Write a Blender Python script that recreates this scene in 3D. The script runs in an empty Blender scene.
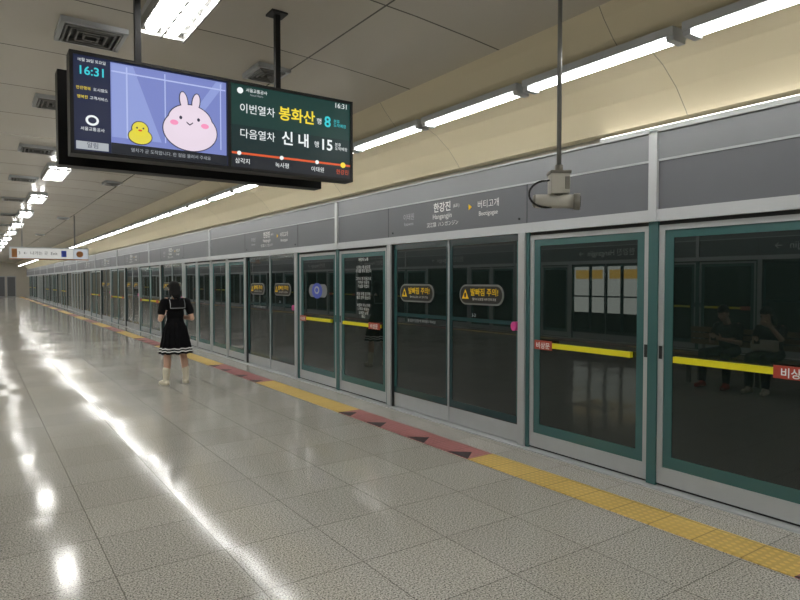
import bpy, bmesh, math, random
from mathutils import Vector, Matrix, Euler
random.seed(4)
S = bpy.context.scene
S.view_settings.view_transform = 'Standard'
COL = S.collection
PI = math.pi

# ---------------------------------------------------------------- materials
def lin(c):
    c = c/255.0
    return c/12.92 if c <= 0.04045 else ((c+0.055)/1.055)**2.4
def rgb(r, g, b): return (lin(r), lin(g), lin(b), 1)
def mat(name, col, rough=0.5, metal=0.0, emit=0.0, ior=1.5, noise=0.0, nscale=30, spec=0.5):
    m = bpy.data.materials.new(name); m.use_nodes = True
    nt = m.node_tree; p = nt.nodes['Principled BSDF']
    p.inputs['Base Color'].default_value = col
    p.inputs['Roughness'].default_value = rough
    p.inputs['Metallic'].default_value = metal
    p.inputs['IOR'].default_value = ior
    p.inputs['Specular IOR Level'].default_value = spec
    if emit:
        p.inputs['Emission Color'].default_value = col
        p.inputs['Emission Strength'].default_value = emit
        if emit < 3:
            p.inputs['Base Color'].default_value = (0.01, 0.01, 0.01, 1)
    if noise:
        tc = nt.nodes.new('ShaderNodeTexCoord'); n = nt.nodes.new('ShaderNodeTexNoise')
        n.inputs['Scale'].default_value = nscale
        mr = nt.nodes.new('ShaderNodeMapRange')
        mr.inputs['To Min'].default_value = 1-noise; mr.inputs['To Max'].default_value = 1+noise
        mx = nt.nodes.new('ShaderNodeVectorMath'); mx.operation = 'SCALE'
        mx.inputs[0].default_value = col[:3]
        nt.links.new(tc.outputs['Object'], n.inputs['Vector'])
        nt.links.new(n.outputs['Fac'], mr.inputs['Value'])
        nt.links.new(mr.outputs['Result'], mx.inputs['Scale'])
        nt.links.new(mx.outputs['Vector'], p.inputs['Base Color'])
    return m

M = {}
M['silver'] = mat('brushed_aluminium', rgb(176,180,182), 0.42, 0.2, noise=0.05, nscale=8)
M['white'] = mat('offwhite_paint', rgb(188,192,195), 0.45)
M['teal'] = mat('teal_glass_border', rgb(58,98,98), 0.22)
M['tealdk'] = mat('teal_dark', rgb(40,68,70), 0.15)
M['glass'] = mat('dark_glass', (0.011,0.018,0.016,1), 0.012, ior=1.68)
M['litglass'] = mat('door_glass_train_glow', rgb(200,208,198), 0.3, emit=2.6)  # emission put into the opaque door glass, stands in for a lit train behind
M['litwarm'] = mat('train_interior_glow_yellow', rgb(215,180,90), 0.3, emit=2.4)  # glowing strip on the door glass, stands in for yellow train interior
M['header'] = mat('header_grey', rgb(102,105,110), 0.45, noise=0.03, nscale=3)
M['header2'] = mat('header_light_grey', rgb(132,135,139), 0.45, noise=0.03, nscale=3)
M['black'] = mat('black_plastic', rgb(12,12,13), 0.45, spec=0.3)
M['blackm'] = mat('black_vinyl', rgb(18,18,18), 0.5)
M['rubber'] = mat('rubber_seal', rgb(25,28,28), 0.6)
M['capsule'] = mat('sticker_grey', rgb(120,122,122), 0.5)
M['yellow'] = mat('safety_yellow', rgb(225,215,30), 0.4)
M['stick_y'] = mat('sticker_yellow', rgb(250,205,20), 0.5)
M['red'] = mat('label_red', rgb(170,62,45), 0.45)
M['pink'] = mat('sticker_pink', rgb(220,70,150), 0.5)
M['blue'] = mat('sticker_blue', rgb(60,80,180), 0.4)
M['txtw'] = mat('white_lettering', rgb(235,235,235), 0.5)
M['txtg'] = mat('grey_lettering', rgb(175,178,182), 0.5)
M['lamp'] = mat('fluorescent_tube', (1.0,0.985,0.95,1), 0.4, emit=26)
M['lamp2'] = mat('ceiling_lamp_diffuser', (1.0,0.985,0.95,1), 0.4, emit=46)
M['gapglow'] = mat('track_light_gap_glow', (1.0,0.97,0.93,1), 0.4, emit=3.0)  # glow standing in for track-side light in the gap above the header
M['steel'] = mat('stainless_pole', rgb(130,130,128), 0.35, 0.4)
M['darkmetal'] = mat('dark_metal', rgb(50,50,50), 0.5, 0.3)
M['camwhite'] = mat('camera_beige', rgb(185,183,173), 0.45)
M['camgrey'] = mat('camera_grey', rgb(120,118,110), 0.45)
M['lens'] = mat('camera_lens', (0.01,0.01,0.012,1), 0.05)
M['signw'] = mat('sign_white', rgb(205,205,200), 0.5, emit=0.85)
M['signbrown'] = mat('sign_ochre', rgb(165,110,60), 0.5)
M['bench'] = mat('bench_wood', rgb(130,95,60), 0.5, noise=0.2, nscale=12)

# ---------------------------------------------------------------- mesh builder
class MB:
    def __init__(s): s.v=[]; s.f=[]; s.m=[]; s.mats=[]; s.sm=[]
    def mi(s, k):
        if k not in s.mats: s.mats.append(k)
        return s.mats.index(k)
    def face(s, idx, k, smooth=False): s.f.append(idx); s.m.append(s.mi(k)); s.sm.append(smooth)
    def box(s, x0,x1,y0,y1,z0,z1,k):
        if x0>x1: x0,x1=x1,x0
        b=len(s.v)
        s.v += [(x0,y0,z0),(x1,y0,z0),(x1,y1,z0),(x0,y1,z0),(x0,y0,z1),(x1,y0,z1),(x1,y1,z1),(x0,y1,z1)]
        for q in ((0,3,2,1),(4,5,6,7),(0,1,5,4),(1,2,6,5),(2,3,7,6),(3,0,4,7)):
            s.face([b+i for i in q], k)
    def prism(s, pts, y0, y1, k):
        n=len(pts); b=len(s.v)
        s.v += [(p[0],y0,p[1]) for p in pts]+[(p[0],y1,p[1]) for p in pts]
        s.face([b+i for i in range(n)], k); s.face([b+n+i for i in reversed(range(n))], k)
        for i in range(n):
            j=(i+1)%n; s.face([b+i,b+n+i,b+n+j,b+j], k)
    def hprism(s, pts, z0, z1, k):
        n=len(pts); b=len(s.v)
        s.v += [(p[0],p[1],z0) for p in pts]+[(p[0],p[1],z1) for p in pts]
        s.face([b+i for i in reversed(range(n))], k); s.face([b+n+i for i in range(n)], k)
        for i in range(n):
            j=(i+1)%n; s.face([b+i,b+j,b+n+j,b+n+i], k)
    def ell(s, cx, cz, rx, rz, y0, y1, k, n=32, rot=0):
        c,si=math.cos(rot),math.sin(rot); pts=[]
        for i in range(n):
            a=2*PI*i/n; x=rx*math.cos(a); z=rz*math.sin(a)
            pts.append((cx+x*c-z*si, cz+x*si+z*c))
        s.prism(pts,y0,y1,k)
    def rrect(s, cx,cz,w,h,r,y0,y1,k,n=8):
        pts=[]
        for (sx,sz,a0) in ((1,1,0),(-1,1,PI/2),(-1,-1,PI),(1,-1,1.5*PI)):
            for i in range(n+1):
                a=a0+PI/2*i/n
                pts.append((cx+sx*(w/2-r)+r*math.cos(a), cz+sz*(h/2-r)+r*math.sin(a)))
        s.prism(pts,y0,y1,k)
    def cyl(s, p0,p1,r0,r1,k,n=16,caps=True):
        p0=Vector(p0);p1=Vector(p1);d=(p1-p0).normalized()
        a=d.orthogonal().normalized();c=d.cross(a);b=len(s.v)
        for p,r in ((p0,r0),(p1,r1)):
            for i in range(n):
                t=2*PI*i/n; s.v.append(tuple(p+a*r*math.cos(t)+c*r*math.sin(t)))
        for i in range(n):
            j=(i+1)%n; s.face([b+i,b+j,b+n+j,b+n+i],k,True)
        if caps:
            s.face([b+i for i in reversed(range(n))],k); s.face([b+n+i for i in range(n)],k)
    def tube(s, pts, r, k, n=8):
        for a,b in zip(pts[:-1],pts[1:]): s.cyl(a,b,r,r,k,n)
    def data(s, name):
        me=bpy.data.meshes.new(name); me.from_pydata(s.v,[],s.f)
        for k in s.mats: me.materials.append(M[k])
        for p,mi,sm in zip(me.polygons,s.m,s.sm): p.material_index=mi; p.use_smooth=sm
        me.update(); return me
    def obj(s, name, parent=None, loc=(0,0,0), rz=0):
        return place(s.data(name), name, parent, loc, rz)
def place(me, name, parent=None, loc=(0,0,0), rz=0):
    o=bpy.data.objects.new(name, me); COL.objects.link(o)
    o.location=loc; o.rotation_euler=(0,0,rz)
    if parent: o.parent=parent
    return o
def empty(name, loc=(0,0,0), rz=0):
    o=bpy.data.objects.new(name,None); COL.objects.link(o); o.location=loc; o.rotation_euler=(0,0,rz)
    o.empty_display_size=0.1; return o
def txt(body, x, y, z, size, k, parent, align='CENTER', bold=0.0, name='lettering'):
    c=bpy.data.curves.new(name,'FONT'); c.body=body; c.size=size; c.align_x=align; c.align_y='CENTER'
    c.offset=bold; c.resolution_u=4; c.materials.append(M[k])
    o=bpy.data.objects.new(name,c); COL.objects.link(o); o.location=(x,y,z); o.rotation_euler=(PI/2,0,0)
    if parent: o.parent=parent
    return o

# ---------------------------------------------------------------- dimensions
XR = 4.37; CX = -0.35; XL = 2*CX-XR
Y0, Y1 = -8.0, 74.0

# ---------------------------------------------------------------- floor
def floor_mat():
    m=bpy.data.materials.new('polished_granite_tiles'); m.use_nodes=True; nt=m.node_tree; L=nt.links
    p=nt.nodes['Principled BSDF']; N=nt.nodes.new
    tc=N('ShaderNodeTexCoord')
    br=N('ShaderNodeTexBrick'); br.offset=0.0; br.squash=1.0
    br.inputs['Scale'].default_value=1; br.inputs['Brick Width'].default_value=0.6; br.inputs['Row Height'].default_value=0.6
    br.inputs['Mortar Size'].default_value=0.0035; br.inputs['Mortar Smooth'].default_value=0.1
    br.inputs['Color1'].default_value=(0.92,0.92,0.92,1); br.inputs['Color2'].default_value=(1.04,1.04,1.04,1)
    br.inputs['Mortar'].default_value=(0.48,0.48,0.46,1)
    L.new(tc.outputs['Object'],br.inputs['Vector'])
    n1=N('ShaderNodeTexNoise'); n1.inputs['Scale'].default_value=105; n1.inputs['Detail'].default_value=4; n1.inputs['Roughness'].default_value=0.6
    L.new(tc.outputs['Object'],n1.inputs['Vector'])
    r1=N('ShaderNodeValToRGB'); e=r1.color_ramp.elements
    e[0].position=0.36; e[0].color=rgb(68,68,65); e[1].position=0.62; e[1].color=rgb(206,203,194)
    x=r1.color_ramp.elements.new(0.46); x.color=rgb(156,154,147)
    L.new(n1.outputs['Fac'],r1.inputs['Fac'])
    mx=N('ShaderNodeMix'); mx.data_type='RGBA'; mx.blend_type='MULTIPLY'; mx.inputs[0].default_value=1
    L.new(r1.outputs['Color'],mx.inputs[6]); L.new(br.outputs['Color'],mx.inputs[7])
    L.new(mx.outputs[2],p.inputs['Base Color'])
    n2=N('ShaderNodeTexNoise'); n2.inputs['Scale'].default_value=1.6; n2.inputs['Detail'].default_value=4
    L.new(tc.outputs['Object'],n2.inputs['Vector'])
    mr=N('ShaderNodeMapRange'); mr.inputs['To Min'].default_value=0.07; mr.inputs['To Max'].default_value=0.15
    L.new(n2.outputs['Fac'],mr.inputs['Value']); L.new(mr.outputs['Result'],p.inputs['Roughness'])
    fl=N('ShaderNodeVectorMath'); fl.operation='SNAP'; fl.inputs[1].default_value=(0.6,0.6,10)
    L.new(tc.outputs['Object'],fl.inputs[0])
    wn=N('ShaderNodeTexWhiteNoise'); wn.noise_dimensions='3D'; L.new(fl.outputs[0],wn.inputs['Vector'])
    sb=N('ShaderNodeVectorMath'); sb.operation='SUBTRACT'; sb.inputs[1].default_value=(0.5,0.5,0.5); L.new(wn.outputs['Color'],sb.inputs[0])
    sc=N('ShaderNodeVectorMath'); sc.operation='MULTIPLY'; sc.inputs[1].default_value=(0.030,0.014,0); L.new(sb.outputs[0],sc.inputs[0])
    ge=N('ShaderNodeNewGeometry'); ad=N('ShaderNodeVectorMath'); ad.operation='ADD'
    L.new(ge.outputs['Normal'],ad.inputs[0]); L.new(sc.outputs[0],ad.inputs[1])
    no=N('ShaderNodeVectorMath'); no.operation='NORMALIZE'; L.new(ad.outputs[0],no.inputs[0])
    L.new(no.outputs[0],p.inputs['Normal'])
    p.inputs['IOR'].default_value=1.45; p.inputs['Specular IOR Level'].default_value=0.36
    return m
M['floor']=floor_mat()
b=MB(); b.box(XL-0.2,XR+0.2,Y0,Y1,-0.2,0,'floor'); b.obj('floor')

def tactile(name, col, dark):
    m=bpy.data.materials.new(name); m.use_nodes=True; nt=m.node_tree; L=nt.links; N=nt.nodes.new
    p=nt.nodes['Principled BSDF']; p.inputs['Roughness'].default_value=0.5
    tc=N('ShaderNodeTexCoord')
    fr=N('ShaderNodeVectorMath'); fr.operation='SCALE'; fr.inputs['Scale'].default_value=20.0; L.new(tc.outputs['Object'],fr.inputs[0])
    f2=N('ShaderNodeVectorMath'); f2.operation='FRACTION'; L.new(fr.outputs[0],f2.inputs[0])
    sb=N('ShaderNodeVectorMath'); sb.operation='SUBTRACT'; sb.inputs[1].default_value=(0.5,0.5,0.5); L.new(f2.outputs[0],sb.inputs[0])
    ml=N('ShaderNodeVectorMath'); ml.operation='MULTIPLY'; ml.inputs[1].default_value=(1,1,0); L.new(sb.outputs[0],ml.inputs[0])
    ln=N('ShaderNodeVectorMath'); ln.operation='LENGTH'; L.new(ml.outputs[0],ln.inputs[0])
    mr=N('ShaderNodeMapRange'); mr.interpolation_type='SMOOTHSTEP'
    mr.inputs['From Min'].default_value=0.38; mr.inputs['From Max'].default_value=0.22; L.new(ln.outputs['Value'],mr.inputs['Value'])
    bp=N('ShaderNodeBump'); bp.inputs['Distance'].default_value=0.004; bp.inputs['Strength'].default_value=0.6; L.new(mr.outputs['Result'],bp.inputs['Height']); L.new(bp.outputs[0],p.inputs['Normal'])
    br=N('ShaderNodeTexBrick'); br.offset=0; br.inputs['Scale'].default_value=1; br.inputs['Brick Width'].default_value=0.3; br.inputs['Row Height'].default_value=0.3
    br.inputs['Mortar Size'].default_value=0.003; br.inputs['Color1'].default_value=col; br.inputs['Color2'].default_value=[c*0.9 for c in col[:3]]+[1]
    br.inputs['Mortar'].default_value=dark; L.new(tc.outputs['Object'],br.inputs['Vector'])
    mp=N('ShaderNodeMix'); mp.data_type='RGBA'; mp.blend_type='MIX'
    L.new(br.outputs['Color'],mp.inputs[6]); mp.inputs[7].default_value=[min(1,c*1.15) for c in col[:3]]+[1]; L.new(mr.outputs['Result'],mp.inputs[0])
    L.new(mp.outputs[2],p.inputs['Base Color']); return m
M['tact_y']=tactile('yellow_tactile',rgb(208,178,102),rgb(150,122,66))
M['tact_r']=tactile('red_tactile',rgb(164,108,108),rgb(110,70,68))
M['tri']=mat('dark_triangle',rgb(52,40,44),0.5)

# ---------------------------------------------------------------- door layout along Y
def layout():
    seg=[]; cur=4.21; k=3
    while cur<Y1-7.5:
        seg.append(('pair',cur,cur+2.4)); cur+=2.4
        if k%4==0:
            for i in range(4): seg.append(('gap',cur,cur+1.075)); cur+=1.075
        else:
            for i in range(2): seg.append(('fix%d'%i,cur,cur+1.345)); cur+=1.345
        k+=1
    end=cur
    cur=4.21
    for kind in ('fix1','fix0','pair','fix1','fix0','pair'):
        w=2.4 if kind=='pair' else 1.345
        if cur-w<Y0: break
        seg.append((kind,cur-w,cur)); cur-=w
    return seg, cur, end
SEG, YB, YE = layout()
for side,xc in ((1,3.77),(-1,2*CX-3.77)):
    pads=sorted([(a,c) for t,a,c in SEG if t=='pair'])
    b=MB(); cur=Y0+0.05
    for a,c in pads:
        if a>cur: b.box(xc-0.15,xc+0.15,cur,a,0,0.006,'tact_y')
        cur=c
    b.box(xc-0.15,xc+0.15,cur,Y1-0.1,0,0.006,'tact_y')
    b.obj('tactile_paving')
    b=MB()
    for a,c in pads:
        b.box(xc-0.15,xc+0.15,a+0.002,c-0.002,0,0.006,'tact_r')
        xi=xc-side*0.15
        for yy in (a+0.14,a+0.80,c-0.80,c-0.14):
            b.hprism([(xi,yy-0.14),(xi+side*0.17,yy),(xi,yy+0.14)] if side>0 else [(xi,yy+0.14),(xi+side*0.17,yy),(xi,yy-0.14)],0.006,0.0095,'tri')
    b.obj('boarding_mark_paving')
    b=MB(); xa,xb=(XR-0.10,XR+0.19) if side>0 else (XL-0.19,XL+0.10)
    b.box(xa,xb,Y0+0.02,Y1-0.02,0,0.012,'silver'); b.obj('trim_threshold' )

# ---------------------------------------------------------------- screen doors
def pair_mesh(lit=False):
    g='litglass' if lit else 'glass'
    b=MB(); W=1.2
    for sx in (-1,1):
        b.box(sx*(W-0.085),sx*W,-0.05,0.12,0.012,2.06,'silver')
        b.box(sx*(W-0.10),sx*(W-0.085),-0.03,0.1,0.012,2.06,'rubber')
        x0,x1=0.008,W-0.10
        b.box(sx*x0,sx*x1,0.0,0.05,0.02,0.19,'silver')
        b.box(sx*x0,sx*x1,0.0,0.05,0.19,0.20,'rubber')
        b.box(sx*x0,sx*x1,0.0,0.05,0.20,0.27,'tealdk')
        b.box(sx*x0,sx*x1,0.0,0.05,1.99,2.06,'tealdk')
        b.box(sx*x0,sx*(x0+0.045),0.0,0.05,0.27,1.99,'tealdk')
        b.box(sx*(x1-0.05),sx*x1,0.0,0.05,0.27,1.99,'teal')
        b.box(sx*(x0+0.045),sx*(x1-0.05),0.006,0.045,0.27,1.99,g)
        b.box(sx*(x0+0.045),sx*(x1-0.05),0.003,0.006,1.165,1.205,'tealdk')
        if lit:
            b.box(sx*(x0+0.1),sx*(x1-0.1),0.0,0.006,1.66,1.9,'litwarm'); b.box(sx*0.5-0.05,sx*0.5+0.05,-0.002,0.006,0.27,1.99,'tealdk')
            b.box(sx*(x0+0.045),sx*(x1-0.05),-0.001,0.006,0.27,0.75,'glass')
    b.box(-0.008,0.008,0.0,0.05,0.02,2.06,'rubber')
    b.box(-0.008,0.008,-0.014,0.0,0.02,2.06,'silver')
    return b.data('platform_screen_door')
def fix_mesh(w,bar=0):
    b=MB(); W=w/2
    p=0.04
    for sx in (-1,1):
        b.box(sx*(W-p),sx*W,-0.03,0.1,0.012,2.06,'teal' if bar else 'silver')
        b.box(sx*(W-p-0.045),sx*(W-p),-0.014,0.06,0.03,2.03,'silver')
        b.box(sx*(W-p-0.045-0.07),sx*(W-p-0.045),-0.004,0.05,0.16,1.99,'teal')
    i=W-p-0.045
    b.box(-(W-p),W-p,-0.006,0.08,2.03,2.06,'rubber')
    b.box(-i,i,-0.014,0.06,1.99,2.03,'silver')
    b.box(-i,i,-0.014,0.06,0.03,0.16,'silver')
    b.box(-W+p,W-p,0.0,0.08,0.012,0.03,'rubber')
    j=i-0.07
    b.box(-j,j,-0.004,0.05,0.16,0.25,'teal')
    b.box(-j,j,-0.004,0.05,1.93,1.99,'teal')
    b.box(-j,j,0.002,0.045,0.25,1.93,'glass')
    if bar:
        lab=bar
        b.box(-j+0.03,j-0.03,-0.045,-0.008,0.985,1.03,'yellow')
        for sx in (-1,1): b.box(sx*(j-0.05),sx*(j-0.08),-0.01,0.004,0.97,1.035,'rubber')
        x=lab*(j-0.085) if lab<0 else j-0.15
        hw=0.105 if lab<0 else 0.14
        b.box(x-hw,x+hw,-0.05,-0.044,0.965,1.05,'red')
        b.box(-lab*(i+0.008),-lab*(i+0.034),-0.018,-0.014,1.0,1.1,'rubber')
    return b.data('screen_door_fixed_panel')
PM=pair_mesh(); PML=pair_mesh(True)
FM0=fix_mesh(1.345,1); FM1=fix_mesh(1.345,-1); FG=fix_mesh(1.075,0)

def capsule(parent, x, z):
    b=MB(); b.rrect(x,z,0.68,0.215,0.105,-0.006,0.004,'capsule'); b.rrect(x,z,0.645,0.18,0.088,-0.009,-0.005,'blackm')
    b.prism([(x-0.295,z-0.045),(x-0.185,z-0.045),(x-0.24,z+0.055)],-0.012,-0.008,'stick_y')
    b.ell(x-0.24,z-0.005,0.016,0.028,-0.014,-0.011,'blackm',12)
    b.obj('warning_sticker',parent)
    txt('발빠짐 주의!',x+0.06,-0.013,z+0.022,0.084,'stick_y',parent,bold=0.0015)
    txt('열차와 승강장 사이 간격 조심',x+0.06,-0.013,z-0.048,0.030,'txtw',parent)
for side in (1,-1):
    X=XR if side>0 else XL; rz=-PI/2 if side>0 else PI/2
    for t,a,c in SEG:
        yc=(a+c)/2
        if t=='pair':
            lit = side<0 and (9<yc<12 )
            o=place(PML if lit else PM,'platform_screen_door',None,(X,yc,0),rz)
            if side>0 and 0<yc<30:
                capsule(o,-0.62,1.455); capsule(o,0.53,1.455)
                b=MB()
                b.ell(1.06,1.16,0.035,0.045,-0.056,-0.002,'pink',20); b.obj('door_number_sticker',o)
                txt('출입문이 닫힐 때 뛰어들지 마세요',-0.52,-0.004,1.12,0.04,'txtg',o)
                txt('3-3',0.42,-0.004,1.235,0.05,'txtg',o)
        elif t=='gap': place(FG,'screen_door_fixed_panel',None,(X,yc,0),rz)
        else:
            me = FM1 if t=='fix1' else FM0
            if side<0: me = FM0 if t=='fix1' else FM1
            o=place(me,'emergency_screen_door',None,(X,yc,0),rz)
            if side>0 and 6<yc<9.3:
                if yc<8:
                    txt('\n'.join(['바람의 노래','','나무는 제 손으로','가지를 꺾지 않는다','','그러나 제 미움으로','가까운 이들의','가슴을 꺾었다','','해질 무렵 강가에','홀로 앉아 듣는다','','바람이 지나가며','나직이 부르는','오래된 노래','하나']),0.02,-0.004,1.50,0.052,'txtw',o)
                else:
                    b=MB(); b.rrect(0,1.45,0.6,0.2,0.1,-0.004,0.003,'capsule'); b.ell(-0.02,1.45,0.17,0.12,-0.008,-0.003,'blue'); b.ell(-0.02,1.46,0.08,0.06,-0.011,-0.007,'txtg'); b.ell(-0.02,1.46,0.05,0.035,-0.013,-0.01,'blue')
                    b.obj('notice_sticker',o)
            if side>0 and yc<9.3 and yc>0:
                j=1.345/2-0.155
                xl=-(j-0.085) if me is FM1 else j-0.15
                txt('비상문',xl,-0.053,1.0,0.062 if me is FM1 else 0.07,'txtw',o,bold=0.001)

for side in (1,-1):
    X=XR if side>0 else XL; rz=-PI/2 if side>0 else PI/2
    yc=(Y0+Y1)/2; H=(Y1-Y0)/2-0.02; d=0.17
    b=MB()
    b.box(-H,H,-0.045,d,2.06,2.15,'white')
    b.box(-H,H,-0.02,d,2.15,2.52,'header')
    b.box(-H,H,-0.028,d,2.52,2.535,'white')
    b.box(-H,H,-0.03,d,2.535,2.74,'header2')
    b.box(-H,H,-0.05,d,2.74,2.755,'white')
    cuts=[]
    ps=sorted([(a,c) for t,a,c in SEG if t=='pair'])
    for (a,c),(a2,c2) in zip(ps[:-1],ps[1:]): cuts.append((c+a2)/2)
    for y in cuts:
        lx = -(y-yc) if side>0 else (y-yc)
        b.box(lx-0.035,lx+0.035,-0.05,0.0,2.06,2.755,'white')
        b.box(lx-0.042,lx-0.035,-0.03,0.0,2.15,2.755,'rubber')
    for a,c in ps:
        for y in ((a+c)/2-1.2,(a+c)/2+1.2):
            lx = -(y-yc) if side>0 else (y-yc)
            b.box(lx-0.003,lx+0.003,-0.022,0.0,2.15,2.52,'rubber')
        for y in ((a+c)/2-1.1,(a+c)/2+1.1):
            lx = -(y-yc) if side>0 else (y-yc)
            b.ell(lx,2.20,0.012,0.012,-0.026,-0.02,'rubber',10)
    h=b.obj('screen_door_header',None,(X,yc,0),rz)
    if side>0:
        for a,c in ps:
            if a<0 or a>40: continue
            lx=-((a+c)/2-yc)
            z=2.34
            txt('이태원',lx-0.75,-0.024,z+0.03,0.085,'txtg',h); txt('Itaewon',lx-0.75,-0.024,z-0.05,0.06,'txtg',h)
            txt('한강진',lx-0.1,-0.024,z+0.085,0.115,'txtw',h,bold=0.002); txt('Hangangjin',lx-0.1,-0.024,z-0.01,0.08,'txtw',h); txt('汉江镇  ハンガンジン',lx-0.1,-0.024,z-0.10,0.06,'txtw',h)
            txt('(631)',lx+0.15,-0.024,z+0.085,0.05,'txtw',h)
            txt('▶',lx+0.38,-0.024,z+0.04,0.07,'stick_y',h)
            txt('버티고개',lx+0.66,-0.024,z+0.05,0.09,'txtw',h); txt('Beotigogae',lx+0.66,-0.024,z-0.04,0.065,'txtw',h)
    else:
        for a,c in ps:
            if 0<a<30: txt('한강진 Hangangjin  →',((a+c)/2-yc)+0,-0.024,2.34,0.2,'txtw',h)

# ---------------------------------------------------------------- ceiling
def ceil_mat(name,c,bw,bh,mort,rough=0.35,metal=0.0,dk=0.35):
    m=bpy.data.materials.new(name); m.use_nodes=True; nt=m.node_tree; L=nt.links; N=nt.nodes.new
    p=nt.nodes['Principled BSDF']; p.inputs['Roughness'].default_value=rough; p.inputs['Metallic'].default_value=metal
    tc=N('ShaderNodeTexCoord'); br=N('ShaderNodeTexBrick'); br.offset=0; br.inputs['Scale'].default_value=1
    br.inputs['Brick Width'].default_value=bw; br.inputs['Row Height'].default_value=bh
    br.inputs['Mortar Size'].default_value=mort; br.inputs['Color1'].default_value=c
    br.inputs['Color2'].default_value=[x*0.93 for x in c[:3]]+[1]; br.inputs['Mortar'].default_value=[x*dk for x in c[:3]]+[1]
    L.new(tc.outputs['Object'],br.inputs['Vector']); L.new(br.outputs['Color'],p.inputs['Base Color'])
    return m
M['ceil']=ceil_mat('ceiling_metal_panels',rgb(208,202,189),2.35,1.2,0.008,0.26,dk=0.2)
M['cream']=ceil_mat('cream_cove_panels',rgb(219,208,178),9.0,2.66,0.003,0.4)
prof=[(CX,3.52),(0.6,3.52),(1.8,3.51),(2.6,3.47),(3.1,3.43),(3.40,3.40)]
prof2=[(3.40,3.40),(3.45,3.33),(3.55,3.22),(3.61,3.17),(3.67,3.17),(3.75,3.22),(3.95,3.24),(4.12,3.16),(4.29,3.03),(4.42,2.88),(4.44,2.85),(4.56,2.85)]
b=MB()
def sweep(b,pr,k):
    for (x0,z0),(x1,z1) in zip(pr[:-1],pr[1:]):
        i=len(b.v); b.v+=[(x0,Y0,z0),(x1,Y0,z1),(x1,Y1,z1),(x0,Y1,z0)]; b.face([i+3,i+2,i+1,i],k,False)
sweep(b,prof,'ceil'); sweep(b,[(2*CX-x,z) for x,z in reversed(prof)],'ceil')
sweep(b,prof2,'cream'); sweep(b,[(2*CX-x,z) for x,z in reversed(prof2)],'cream')
b.obj('ceiling')
M['wall']=mat('wall_panel_beige',rgb(195,190,178),0.4,noise=0.05,nscale=2)
b=MB(); b.box(XR+0.2,XR+0.3,Y0,Y1,0,2.95,'wall'); b.obj('wall_right')
b=MB(); b.box(XL-0.3,XL-0.2,Y0,Y1,0,2.95,'wall'); b.obj('wall_left')
b=MB(); b.box(XL-0.3,XR+0.3,Y0-0.15,Y0,0,3.6,'wall'); b.obj('wall_back')
b=MB(); b.box(XL-0.3,XR+0.3,Y1,Y1+0.15,0,3.6,'wall'); b.obj('wall_end')
b=MB()
for x in (2.1,3.0):
    b.box(x-0.4,x+0.4,Y1-0.06,Y1-0.001,0,2.1,'silver'); b.box(x-0.33,x+0.33,Y1-0.08,Y1-0.05,0.05,2.0,'header')
    b.box(x+0.22,x+0.3,Y1-0.12,Y1-0.08,1.0,1.04,'darkmetal')
b.obj('door_1')

for side in (1,-1):
    b=MB()
    y=0.90-1.33*6
    while y<Y1-1.4:
        if y>Y0:
            def bx(x0,x1,ya,yb,z0,z1,k):
                if side>0: b.box(x0,x1,ya,yb,z0,z1,k)
                else: b.box(2*CX-x1,2*CX-x0,ya,yb,z0,z1,k)
            bx(3.55,3.70,y,y+1.27,3.11,3.165,'white')
            bx(3.595,3.655,y+0.05,y+1.22,3.085,3.109,'lamp')
            bx(3.56,3.69,y,y+0.05,3.08,3.11,'white'); bx(3.56,3.69,y+1.22,y+1.27,3.08,3.11,'white')
        y+=1.33
    b.obj('fluorescent_light_row')
b=MB(); b.box(4.385,4.41,Y0+0.1,3.4,2.79,2.800,'gapglow'); b.box(4.37,4.42,Y0+0.1,3.4,2.755,2.79,'white')
b.obj('trim_gap_glow')  # added glowing strip on the header, imitates track-side light through the gap

def lamp_mesh():
    b=MB()
    b.box(-0.17,0.17,-0.68,0.68,-0.02,0.03,'white')
    b.box(-0.15,0.15,-0.66,0.66,-0.026,-0.019,'steel')
    for x in (-0.075,0.075): b.box(x-0.036,x+0.036,-0.62,0.62,-0.05,-0.026,'lamp2')
    for x in (-0.165,0.165,0): b.box(x-0.006,x+0.006,-0.67,0.67,-0.08,-0.02,'steel')
    for i in range(9): b.box(-0.16,0.16,-0.64+i*0.16-0.003,-0.64+i*0.16+0.003,-0.075,-0.051,'steel')
    return b.data('ceiling_lamp')
LM=lamp_mesh()
for xs in (1.17,2*CX-1.17):
    y=-3.8
    while y<Y1-2:
        place(LM,'ceiling_lamp',None,(xs,y,3.485),0); y+=4.0
def vent_mesh(w,l):
    b=MB(); t=0.03
    b.box(-w/2,w/2,-l/2,-l/2+t,-0.02,0.02,'white'); b.box(-w/2,w/2,l/2-t,l/2,-0.02,0.02,'white')
    b.box(-w/2,-w/2+t,-l/2,l/2,-0.02,0.02,'white'); b.box(w/2-t,w/2,-l/2,l/2,-0.02,0.02,'white')
    b.box(-w/2+t,w/2-t,-l/2+t,l/2-t,0.0,0.02,'rubber')
    for r in (0.25,0.5,0.75,0.92):
        ww=(w/2-t)*r; ll=(l/2-t)*r
        for s in (-1,1):
            b.box(-ww,ww,s*ll-0.006,s*ll+0.006,-0.03,0.0,'steel'); b.box(s*ww-0.006,s*ww+0.006,-ll,ll,-0.03,0.0,'steel')
    return b.data('ceiling_vent')
VM=vent_mesh(0.46,0.46); VM2=vent_mesh(0.3,0.4)
for y in (5.35,7.6,10.4,13.5,17,21,25,30): place(VM,'ceiling_vent',None,(0.77,y,3.50),0)
for y in (5.35,13,21,29): place(VM2,'ceiling_vent',None,(2.2,y,3.475),0)

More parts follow.
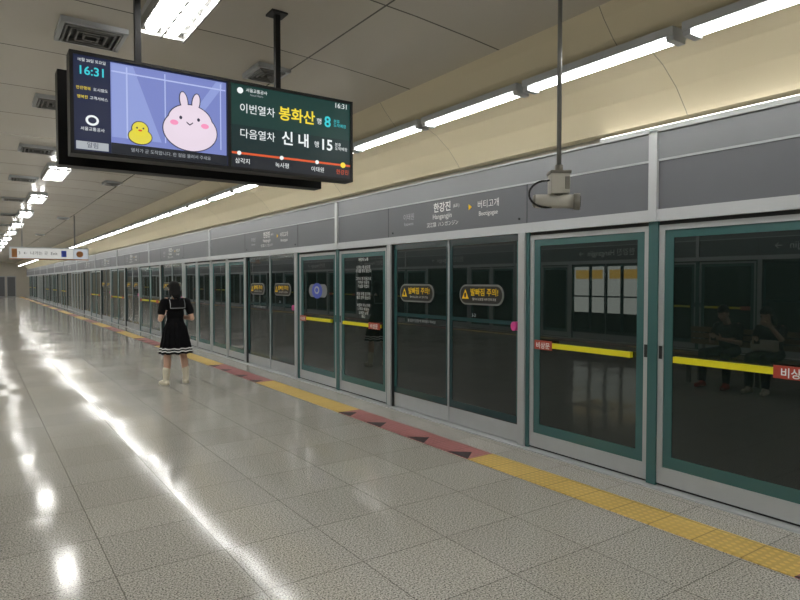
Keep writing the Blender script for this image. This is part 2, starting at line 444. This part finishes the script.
# ---------------------------------------------------------------- passenger information display
def scr(name,r,g,b_,e=1.0): M[name]=mat(name,rgb(r,g,b_),0.4,emit=e)
scr('s_navy',26,34,62); scr('s_sky',120,132,196); scr('s_sky2',142,156,214); scr('s_line',178,190,235)
scr('s_rabbit',232,216,230); scr('s_outl',50,50,70); scr('s_chick',225,212,70); scr('s_pink',245,150,190)
scr('s_dark',18,24,34); scr('s_green',14,54,50); scr('s_green2',8,38,40); scr('s_white',240,245,245); scr('s_cyan',60,205,215)
scr('s_yel',245,220,60); scr('s_orange',215,85,40); scr('s_grey',170,175,180)
D=empty('passenger_information_display',(0.46,4.0,2.33)); DW=1.85; DH=0.585
b=MB()
b.box(0,DW,0,0.11,0,DH,'black')
b.box(0.0,DW,-0.012,0,0,0.02,'blackm'); b.box(0,DW,-0.012,0,DH-0.02,DH,'blackm')
for x in (0,0.915,DW-0.02): b.box(x,x+0.02,-0.012,0,0.02,DH-0.02,'blackm')
b.obj('housing',D)
b=MB(); b.box(-0.03,DW-0.1,0.30,0.42,-0.02,DH-0.03,'black'); b.box(0,DW-0.14,0.42,0.425,0.02,DH-0.07,'s_dark'); b.obj('rear_housing',D)
b=MB()
for x in (0.41,1.35):
    b.box(x-0.018,x+0.018,0.18,0.22,DH-0.03,1.185,'black'); b.box(x-0.07,x+0.07,0.10,0.31,DH*0.3,DH*0.36,'black'); b.box(x-0.07,x+0.07,0.10,0.31,DH*0.8,DH*0.86,'black')
    b.box(x-0.06,x+0.06,0.14,0.26,1.165,1.185,'darkmetal')
b.obj('hanger',D)
y=-0.002
b=MB()
b.box(0.02,0.915,y-0.002,0,0.02,DH-0.02,'s_navy')
b.box(0.215,0.905,y-0.004,y-0.001,0.085,DH-0.03,'s_sky')
b.prism([(0.22,0.12),(0.50,0.12),(0.34,0.55),(0.22,0.55)],y-0.005,y-0.003,'s_sky2')
b.prism([(0.55,0.12),(0.60,0.12),(0.88,0.52),(0.88,0.55),(0.84,0.55)],y-0.005,y-0.003,'s_sky2')
for x,w in ((0.30,0.008),(0.52,0.006),(0.865,0.006)): b.box(x,x+w,y-0.0058,y-0.003,0.12,0.54,'s_line')
b.box(0.22,0.90,y-0.0058,y-0.003,0.50,0.508,'s_line')
def rab(gr,k,dy):
    b.ell(0.675,0.215,0.165+gr,0.125+gr,y-dy,y-0.003,k,40); b.ell(0.675,0.27,0.135+gr,0.105+gr,y-dy,y-0.003,k,40)
    b.ell(0.635,0.395,0.022+gr,0.055+gr,y-dy,y-0.003,k,20,0.15); b.ell(0.71,0.395,0.022+gr,0.055+gr,y-dy,y-0.003,k,20,-0.15)
rab(0.006,'s_outl',0.0066); rab(0,'s_rabbit',0.0075)
for x in (0.615,0.725): b.ell(x,0.29,0.009,0.011,y-0.0085,y-0.007,'s_outl',12)
for x in (0.575,0.765): b.ell(x,0.255,0.025,0.016,y-0.0085,y-0.007,'s_pink',16)
b.prism([(0.65,0.27),(0.67,0.255),(0.69,0.27),(0.69,0.262),(0.67,0.247),(0.65,0.262)],y-0.0085,y-0.007,'s_outl')
for gr,k,dy in ((0.005,'s_outl',0.0095),(0,'s_chick',0.0105)):
    b.ell(0.375,0.14,0.065+gr,0.045+gr,y-dy,y-0.003,k,30); b.ell(0.375,0.185,0.045+gr,0.042+gr,y-dy,y-0.003,k,30)
for x in (0.357,0.393): b.ell(x,0.19,0.005,0.006,y-0.0115,y-0.009,'s_outl',10)
b.ell(0.375,0.176,0.012,0.006,y-0.0115,y-0.009,'s_orange',10)
b.box(0.215,0.905,y-0.0125,y-0.002,0.022,0.085,'s_dark')
b.ell(0.115,0.20,0.035,0.03,y-0.004,y-0.001,'s_white',24); b.ell(0.115,0.20,0.022,0.018,y-0.006,y-0.003,'s_navy',24)
b.box(0.03,0.20,y-0.005,y-0.001,0.03,0.075,'s_grey')
x0=0.94; x1=DW-0.02
b.box(x0,x1,y-0.002,0,0.02,DH-0.02,'s_green'); b.box(x0,x1,y-0.003,y,0.09,0.30,'s_green2')
b.box(x0,x1,y-0.004,y-0.001,0.108,0.122,'s_orange'); b.box(x0,x1,y-0.004,y-0.001,0.02,0.10,'s_dark')
b.ell(x0+0.06,DH-0.06,0.02,0.02,y-0.005,y-0.001,'s_white',20)
for x in (x0+0.05,x0+0.35,x0+0.62): b.ell(x,0.115,0.014,0.014,y-0.006,y-0.002,'s_white',16)
b.ell(x1-0.06,0.115,0.02,0.02,y-0.006,y-0.002,'s_yel',16)
b.obj('screen_image',D)
yt=y-0.014
txt('10월 20일 토요일',0.115,yt,0.535,0.021,'s_white',D)
txt('16:31',0.115,yt,0.475,0.068,'s_cyan',D,bold=0.001)
txt('안전행복',0.07,yt,0.375,0.021,'s_yel',D); txt('도시철도',0.16,yt,0.375,0.021,'s_white',D)
txt('행복한',0.065,yt,0.325,0.021,'s_yel',D); txt('고객서비스',0.15,yt,0.325,0.021,'s_white',D)
txt('서울교통공사',0.115,yt,0.145,0.023,'s_white',D)
txt('알림',0.115,yt,0.052,0.035,'s_navy',D)
txt('열차가 곧 도착합니다. 한 걸음 물러서 주세요',0.56,yt,0.052,0.026,'s_grey',D)
txt('서울교통공사',x0+0.17,yt,DH-0.055,0.027,'s_white',D); txt('Seoul Metro',x0+0.17,yt,DH-0.082,0.018,'s_grey',D)
txt('16:31',x1-0.08,yt,DH-0.05,0.05,'s_white',D)
txt('이번열차',x0+0.05,yt,0.405,0.068,'s_white',D,'LEFT'); txt('봉화산',x0+0.325,yt,0.41,0.100,'s_yel',D,'LEFT',bold=0.002); txt('행',x0+0.612,yt,0.40,0.046,'s_white',D,'LEFT')
txt('8',x0+0.70,yt,0.405,0.105,'s_cyan',D,bold=0.002); txt('분후\n도착예정',x0+0.748,yt,0.405,0.028,'s_cyan',D,'LEFT')
txt('다음열차',x0+0.05,yt,0.24,0.068,'s_white',D,'LEFT'); txt('신 내',x0+0.345,yt,0.245,0.100,'s_white',D,'LEFT',bold=0.002); txt('행',x0+0.592,yt,0.235,0.046,'s_white',D,'LEFT')
txt('15',x0+0.69,yt,0.24,0.105,'s_white',D,bold=0.002); txt('분후\n도착예정',x0+0.758,yt,0.24,0.028,'s_white',D,'LEFT')
for xx,s in ((0.07,'삼각지'),(0.35,'녹사평'),(0.62,'이태원')): txt(s,x0+xx,yt,0.06,0.038,'s_white',D)
txt('한강진',x1-0.07,yt,0.06,0.038,'s_orange',D)

# ---------------------------------------------------------------- security camera on pole
C=empty('security_camera',(2.64,2.32,2.075)); C.scale=(1.12,1.12,1.12)
b=MB()
b.cyl((0,0,0.12),(0,0,1.23),0.011,0.011,'steel'); b.cyl((0,0,1.215),(0,0,1.232),0.05,0.05,'steel',24)
b.cyl((0,0,0.10),(0,0,0.14),0.02,0.02,'camgrey')
b.obj('pole',C)
b=MB(); b.box(-0.045,0.045,-0.04,0.04,0.0,0.11,'camwhite'); b.box(-0.05,0.05,-0.045,0.045,0.095,0.11,'camgrey'); b.box(0.02,0.043,-0.043,-0.039,0.02,0.08,'camgrey')
o=b.obj('junction_box',C,rz=-0.6); bv=o.modifiers.new('bevel','BEVEL'); bv.width=0.006; bv.segments=2
b=MB()
ax=Vector((0.66,-0.75,-0.04)).normalized(); c0=Vector((0,0,-0.035))
b.cyl(c0-ax*0.11,c0+ax*0.075,0.033,0.033,'camwhite',24); b.cyl(c0+ax*0.07,c0+ax*0.10,0.040,0.040,'camgrey',24)
b.cyl(c0+ax*0.101,c0+ax*0.103,0.028,0.028,'lens',24); b.cyl(c0-ax*0.125,c0-ax*0.11,0.026,0.033,'camgrey',24)
b.cyl((0,0,-0.01),(0,0,0.02),0.022,0.022,'camgrey')
b.obj('camera_barrel',C)
b=MB(); rt=Vector((0.825,-0.565,0)); pts=[]
for i in range(17):
    t=i/16; a=PI*0.5+t*PI*1.15
    pts.append(tuple(-rt*(0.06-0.085*math.cos(a))+Vector((0,0,0.065*math.sin(a)))))
b.tube([tuple(-rt*0.03+Vector((0,0,0.07)))]+pts+[tuple(c0-ax*0.12)],0.005,'rubber')
b.obj('cable',C)

# ---------------------------------------------------------------- hanging direction sign
Hs=empty('hanging_direction_sign',(0.78,20,2.20))
b=MB(); b.box(0,1.95,0,0.14,0,0.34,'silver'); b.box(0.03,1.55,-0.006,0,0.03,0.31,'signw'); b.box(1.56,1.92,-0.006,0,0.03,0.31,'s_grey')
b.box(0.05,0.18,-0.01,-0.005,0.05,0.29,'signbrown'); b.ell(1.72,0.17,0.09,0.09,-0.01,-0.005,'signbrown',24); b.box(1.25,1.38,-0.01,-0.005,0.08,0.26,'blue'); b.box(0.0,1.95,-0.008,0.0,0.0,0.025,'signbrown')
for x in (0.3,1.6): b.cyl((x,0.07,0.34),(x,0.07,1.29),0.02,0.02,'steel',12)
b.obj('sign_box',Hs)
txt('3  ←  나가는 곳  Exit',0.68,-0.012,0.17,0.11,'blackm',Hs)

# ---------------------------------------------------------------- bench
Bn=empty('platform_bench',(-0.72,4.6,0),-PI/2)
b=MB()
for i in range(5): b.box(-1.1,1.1,-0.22+i*0.09,-0.145+i*0.09,0.42,0.45,'bench')
for i in range(3): b.box(-1.1,1.1,-0.27,-0.245,0.58+i*0.1,0.66+i*0.1,'bench')
for x in (-0.9,0,0.9):
    b.box(x-0.03,x+0.03,-0.24,0.22,0.38,0.42,'steel'); b.box(x-0.03,x+0.03,-0.2,-0.15,0,0.38,'steel'); b.box(x-0.03,x+0.03,0.12,0.17,0,0.38,'steel')
    b.box(x-0.02,x+0.02,-0.29,-0.27,0.38,0.86,'steel')
b.obj('frame_and_slats',Bn)

# ---------------------------------------------------------------- people
M['skin']=mat('skin',rgb(205,165,142),0.5,noise=0.04,nscale=20)
M['hair']=mat('black_hair',rgb(11,10,10),0.6,noise=0.3,nscale=60,spec=0.2)
M['navy']=mat('black_knit',rgb(14,14,17),0.9,noise=0.15,nscale=80,spec=0.15)
M['cream_boot']=mat('cream_leather',rgb(215,208,188),0.5)
M['eyes']=mat('eye_dark',rgb(25,18,15),0.2); M['eyew']=mat('eye_white',rgb(225,220,215),0.3); M['lips']=mat('lips',rgb(170,90,85),0.45)
M['jeans']=mat('dark_denim',rgb(35,40,52),0.8); M['shirt']=mat('charcoal_shirt',rgb(26,26,30),0.8); M['redshoe']=mat('red_sneaker',rgb(180,50,40),0.5)
M['bag']=mat('canvas_bag',rgb(190,185,170),0.8)
def blob(name,parts,k,parent,voxel=0.01,smooth=3):
    bm=bmesh.new()
    for p in parts:
        if p[0]=='c':
            _,a,ra,c,rc=p; a=Vector(a);c=Vector(c); L=(c-a).length
            q=Vector((0,0,1)).rotation_difference((c-a).normalized()).to_matrix().to_4x4()
            bmesh.ops.create_cone(bm,cap_ends=True,segments=20,radius1=ra,radius2=rc,depth=L,matrix=Matrix.Translation((a+c)/2)@q)
            for pt,r in ((a,ra),(c,rc)): bmesh.ops.create_uvsphere(bm,u_segments=16,v_segments=10,radius=r,matrix=Matrix.Translation(pt))
        else:
            _,c,r=p[:3]; e=p[3] if len(p)>3 else (0,0,0)
            bmesh.ops.create_uvsphere(bm,u_segments=24,v_segments=16,radius=1,matrix=Matrix.Translation(c)@Euler(e).to_matrix().to_4x4()@Matrix.Diagonal((r[0],r[1],r[2],1)))
    me=bpy.data.meshes.new(name); bm.to_mesh(me); bm.free(); me.materials.append(M[k])
    o=bpy.data.objects.new(name,me); COL.objects.link(o); o.parent=parent
    md=o.modifiers.new('union','REMESH'); md.mode='VOXEL'; md.voxel_size=voxel; md.use_smooth_shade=True
    if smooth: sm=o.modifiers.new('soften','SMOOTH'); sm.factor=0.5; sm.iterations=smooth
    return o
def chain(pts,rs):
    return [('c',pts[i],rs[i],pts[i+1],rs[i+1]) for i in range(len(pts)-1)]
def hand(wr,fwd,nrm,side,curl=0.5,s=1.0):
    wr=Vector(wr); f=Vector(fwd).normalized(); n=(Vector(nrm)-f*Vector(nrm).dot(f)).normalized(); t=f.cross(n)*side
    P=[]
    for k in (-1.5,-0.5,0.5,1.5):
        P.append(('c',wr+f*0.01*s+t*k*0.011*s,0.013*s,wr+f*0.085*s+t*k*0.019*s,0.011*s))
    for k,l in ((1.5,0.068),(0.5,0.078),(-0.5,0.073),(-1.5,0.056)):
        base=wr+f*0.085*s+t*k*0.020*s; p=base; d=f.copy(); a=0
        for i,fr in enumerate((0.45,0.32,0.23)):
            a+=curl*(0.6+0.3*i); d=f*math.cos(a)+n*math.sin(a); q=p+d*l*fr*s
            P.append(('c',p,(0.009-0.0008*i)*s,q,(0.0083-0.0008*i)*s)); p=q
    p=wr+f*0.025*s+t*0.024*s; d=(f*0.6+t*0.75+n*0.3).normalized(); q=p+d*0.04*s
    P.append(('c',p,0.013*s,q,0.010*s)); d2=(f*0.8+t*0.25+n*0.5).normalized(); P.append(('c',q,0.010*s,q+d2*0.03*s,0.008*s))
    return P
def head(c,tilt,parent):
    R=Matrix.Rotation(-tilt,3,'X'); c=Vector(c)
    f=lambda x,y,z: tuple(c+R@Vector((x,y,z)))
    e=(-tilt,0,0)
    P=[('e',f(0,-0.008,0.025),(0.072,0.090,0.085),e),('e',f(0,0.022,-0.03),(0.060,0.066,0.078),e),('e',f(0,0.052,-0.085),(0.030,0.030,0.026),e),
       ('c',f(0,0.088,0.0),0.008,f(0,0.104,-0.032),0.012),('e',f(0.011,0.092,-0.036),(0.009,0.009,0.007)),('e',f(-0.011,0.092,-0.036),(0.009,0.009,0.007)),
       ('e',f(0.074,-0.005,-0.012),(0.009,0.020,0.032),e),('e',f(-0.074,-0.005,-0.012),(0.009,0.020,0.032),e),
       ('e',f(0,0.072,0.022),(0.05,0.016,0.012),e),('e',f(0.038,0.05,-0.03),(0.025,0.025,0.025),e),('e',f(-0.038,0.05,-0.03),(0.025,0.025,0.025),e)]
    for nm,k,pp in (('eye_whites','eyew',[((0.03,0.075,0.002),(0.014,0.010,0.007)),((-0.03,0.075,0.002),(0.014,0.010,0.007))]),
                 ('irises','eyes',[((0.03,0.084,0.002),(0.006,0.004,0.006)),((-0.03,0.084,0.002),(0.006,0.004,0.006)),((0.03,0.086,0.026),(0.018,0.004,0.0035)),((-0.03,0.086,0.026),(0.018,0.004,0.0035))]),
                 ('mouth','lips',[((0,0.084,-0.062),(0.021,0.008,0.0045)),((0,0.082,-0.069),(0.016,0.008,0.005))])):
        bm=bmesh.new()
        for p,r in pp:
            bmesh.ops.create_uvsphere(bm,u_segments=14,v_segments=8,radius=1,matrix=Matrix.Translation(f(*p))@R.to_4x4()@Matrix.Diagonal((*r,1)))
        me=bpy.data.meshes.new(nm); bm.to_mesh(me); bm.free(); me.materials.append(M[k])
        for q in me.polygons: q.use_smooth=True
        o=bpy.data.objects.new(nm,me); COL.objects.link(o); o.parent=parent
    return P,f,e

Wm=empty('woman',(2.53,9.82,0),0.12)
P,f,e=head((0,0.045,1.475),0.22,Wm)
P+= [('c',(0,-0.015,1.28),0.052,(0,0.02,1.42),0.047)]
P+= [('e',(0,0,1.20),(0.145,0.09,0.13)),('e',(0,0,1.04),(0.115,0.085,0.14)),('e',(0,-0.01,0.87),(0.15,0.115,0.11))]
for s in (-1,1):
    P+=chain([(s*0.078,-0.005,0.85),(s*0.102,0.01,0.62),(s*0.122,0.015,0.46),(s*0.134,-0.012,0.34),(s*0.152,-0.01,0.12),(s*0.154,0.0,0.07)],[0.082,0.066,0.052,0.054,0.038,0.034])
    P+=chain([(s*0.135,0,1.305),(s*0.17,-0.005,1.285),(s*0.215,-0.03,1.15),(s*0.245,-0.045,1.02),(s*0.19,0.08,1.03),(s*0.075,0.235,1.10)],[0.045,0.045,0.040,0.036,0.035,0.023])
    P+=hand((s*0.072,0.24,1.105),(-s*0.35,0.8,0.35),(-s*0.8,-0.1,0.5),s,0.55,0.92)
blob('body',P,'skin',Wm,0.0065,2)
hp=[('e',f(0,-0.022,0.038),(0.086,0.090,0.088),e),('e',f(0,-0.05,-0.01),(0.088,0.062,0.09),e),('e',f(0,-0.075,-0.075),(0.080,0.045,0.07),e),
    ('e',f(0.066,-0.025,-0.045),(0.020,0.042,0.075),e),('e',f(-0.066,-0.025,-0.045),(0.020,0.042,0.075),e),
    ('e',f(0.03,0.055,0.062),(0.05,0.035,0.03),e),('e',f(-0.03,0.055,0.062),(0.05,0.035,0.03),e),
    ('c',f(0.01,-0.09,-0.11),0.045,f(0.02,-0.105,-0.19),0.018),('c',f(-0.03,-0.085,-0.11),0.038,f(-0.035,-0.10,-0.17),0.014)]
blob('hair',hp,'hair',Wm,0.008,2)
tp=[('e',(0,0,1.22),(0.163,0.108,0.115)),('e',(0,0,1.10),(0.135,0.100,0.15)),('e',(0,0.0,1.00),(0.128,0.098,0.06)),('e',(0,0.06,1.19),(0.12,0.06,0.06))]
for s in (-1,1): tp+=chain([(s*0.11,-0.005,1.30),(s*0.175,-0.008,1.285),(s*0.222,-0.033,1.13)],[0.045,0.058,0.058])
blob('sailor_top',tp,'navy',Wm,0.009,3)
b=MB()
def backy(x,z,off):
    return -(0.112*math.sqrt(max(0.05,1-(x/0.19)**2)))-off+max(0,(z-1.25))*0.55
def cpanel(x0,x1,z0,z1,off,k,n=8):
    i0=len(b.v)
    for j in range(5):
        z=z0+(z1-z0)*j/4
        for i in range(n+1):
            x=x0+(x1-x0)*i/n; b.v.append((x,backy(x,z,off),z))
    for j in range(4):
        for i in range(n):
            a=i0+j*(n+1)+i; b.face([a,a+1,a+n+2,a+n+1],k,True)
cpanel(-0.125,0.125,1.175,1.325,0.012,'navy'); cpanel(-0.115,0.115,1.185,1.192,0.016,'txtg')
cpanel(-0.116,-0.109,1.185,1.32,0.016,'txtg',1); cpanel(0.109,0.116,1.185,1.32,0.016,'txtg',1)
b.obj('sailor_collar',Wm)
b=MB()
for i in range(24):
    a=2*PI*i/24; a2=2*PI*(i+1)/24
    g=lambda a:(0.066*math.cos(a),-0.01+0.062*math.sin(a),1.345-0.028*math.sin(a))
    b.cyl(g(a),g(a2),0.007,0.007,'txtw',8)
b.obj('white_piping',Wm)
b=MB(); rings=[(0.995,0.128,0.100,0),(0.96,0.133,0.105,0.0),(0.955,0.138,0.11,0.003),(0.88,0.168,0.140,0.006),(0.78,0.188,0.160,0.010),(0.68,0.206,0.176,0.014),(0.580,0.224,0.190,0.018),(0.562,0.227,0.192,0.018),(0.540,0.230,0.195,0.019),(0.524,0.232,0.197,0.019),(0.49,0.236,0.200,0.02)]
n=96
for z,rx,ry,am in rings:
    for i in range(n):
        a=2*PI*i/n; w=am*(((i%6)/5.0)*2-1); b.v.append(((rx+w)*math.cos(a),(ry+w)*math.sin(a)-0.005,z+am*0.3*math.sin(i*0.7)))
for j in range(len(rings)-1):
    k='txtw' if j in (6,8) else 'navy'
    for i in range(n):
        q=(i+1)%n; b.face([j*n+i,j*n+q,(j+1)*n+q,(j+1)*n+i][::-1],k,False)
so=b.obj('pleated_skirt',Wm); sd=so.modifiers.new('thick','SOLIDIFY'); sd.thickness=0.003
for s in (-1,1):
    q=0.02*s
    t=(s*0.165+q,0.13,0.034)
    blob('boot',chain([(s*0.128+q,-0.012,0.25),(s*0.132+q,-0.012,0.16),(s*0.134+q,-0.015,0.09)],[0.056,0.050,0.046])+[('c',(s*0.132+q,-0.04,0.042),0.042,t,0.034),('e',(s*0.15+q,0.05,0.06),(0.038,0.07,0.03)),('c',(s*0.132+q,-0.045,0.035),0.034,(s*0.132+q,-0.045,0.03),0.03)],'cream_boot',Wm,0.008,3)
    b=MB(); pts=[]
    for i in range(20):
        a=2*PI*i/20; pts.append((q+s*0.145+s*0.017*math.sin(a)+0.040*math.cos(a),0.045+0.122*math.sin(a)))
    b.hprism(pts,0.0,0.018,'camwhite'); b.obj('boot_sole',Wm)
b=MB(); b.rrect(0,1.15,0.075,0.155,0.012,0.335,0.344,'black'); b.rrect(0,1.15,0.067,0.145,0.008,0.333,0.335,'s_white'); b.obj('phone',Wm)

def seated(name,loc,rz,woman):
    E=empty(name,loc,rz)
    P,f,e=head((0,0.17,1.115),0.45,E)
    P+=[('c',(0,0.03,0.93),0.055,(0,0.12,1.06),0.05),('e',(0,0.02,0.80),(0.15,0.10,0.16),(-0.15,0,0)),('e',(0,-0.03,0.60),(0.14,0.11,0.14))]
    top=[('e',(0,0.025,0.83),(0.172,0.115,0.135),(-0.2,0,0)),('e',(0,-0.01,0.68),(0.15,0.12,0.16)),('e',(0,-0.02,0.57),(0.165,0.13,0.08))]
    pants=[('e',(0,-0.02,0.535),(0.175,0.14,0.085))]
    for s in (-1,1):
        sp=0.10 if woman else 0.17
        pts=[(s*0.09,0.0,0.53),(s*sp,0.42,0.52),(s*(sp+0.01),0.40,0.30),(s*(sp+0.01),0.40,0.09)]
        P+=chain(pts,[0.07,0.05,0.045,0.034])
        pants+=chain([(pts[0]),(pts[1]),(pts[2]),(pts[3][0],pts[3][1],0.12)],[0.08,0.068,0.062,0.05])
        if woman and s>0: wr=(0.09,0.26,0.97); el=(0.2,0.16,0.78)
        else: wr=(s*0.07,0.36,0.74); el=(s*0.215,0.10,0.68)
        P+=chain([(s*0.15,0.02,0.93),el,wr],[0.045,0.036,0.024])
        top+=chain([(s*0.12,0.02,0.93),(s*0.165,0.02,0.91),tuple(Vector((s*0.165,0.02,0.91)).lerp(Vector(el),0.75))],[0.05,0.06,0.05])
        P+=hand(wr,(-s*0.4,0.7,0.3),(-s*0.6,0,0.6),s,0.6)
        blob('shoe',[('c',(s*(sp+0.01),0.37,0.045),0.042,(s*(sp+0.03),0.53,0.038),0.036),('e',(s*(sp+0.01),0.41,0.075),(0.042,0.06,0.04))],'redshoe' if not woman else 'cream_boot',E,0.01,2)
    blob('body',P,'skin',E,0.007,2); blob('top',top,'shirt',E,0.012,3); blob('trousers',pants,'jeans',E,0.012,3)
    hp=[('e',f(0,-0.022,0.038),(0.084,0.088,0.086),e),('e',f(0,-0.05,-0.01),(0.083,0.055,0.075),e),('e',f(0,0.05,0.065),(0.06,0.035,0.028),e)]
    if woman: hp+=chain([f(0,-0.06,-0.03),f(0,-0.085,-0.14),f(0,-0.09,-0.28)],[0.075,0.07,0.045])+[('e',f(0.068,-0.01,-0.07),(0.02,0.04,0.1),e),('e',f(-0.068,-0.01,-0.07),(0.02,0.04,0.1),e)]
    blob('hair',hp,'hair',E,0.009,2)
    b=MB(); b.box(-0.037,0.037,0.43,0.439,0.72,0.87,'black'); b.box(-0.033,0.033,0.428,0.43,0.725,0.865,'s_white'); b.obj('phone',E)
    if woman:
        b=MB(); b.box(-0.16,0.16,0.12,0.30,0.60,0.76,'bag'); o=b.obj('lap_bag',E); bv=o.modifiers.new('b','BEVEL'); bv.width=0.03; bv.segments=3
seated('seated_man',(-0.72,4.95,0),-PI/2,False)
seated('seated_woman',(-0.72,4.33,0),-PI/2,True)

# ---------------------------------------------------------------- world and camera
w=bpy.data.worlds.new('World'); S.world=w; w.use_nodes=True
w.node_tree.nodes['Background'].inputs[0].default_value=(0.5,0.5,0.48,1); w.node_tree.nodes['Background'].inputs[1].default_value=0.1
cam=bpy.data.cameras.new('camera'); co=bpy.data.objects.new('camera',cam); COL.objects.link(co)
co.location=(0,0,1.6); co.rotation_euler=(math.radians(90-1.75),0,math.radians(-34.4)); cam.lens=620/800*36; cam.sensor_width=36; cam.clip_end=300
S.camera=co
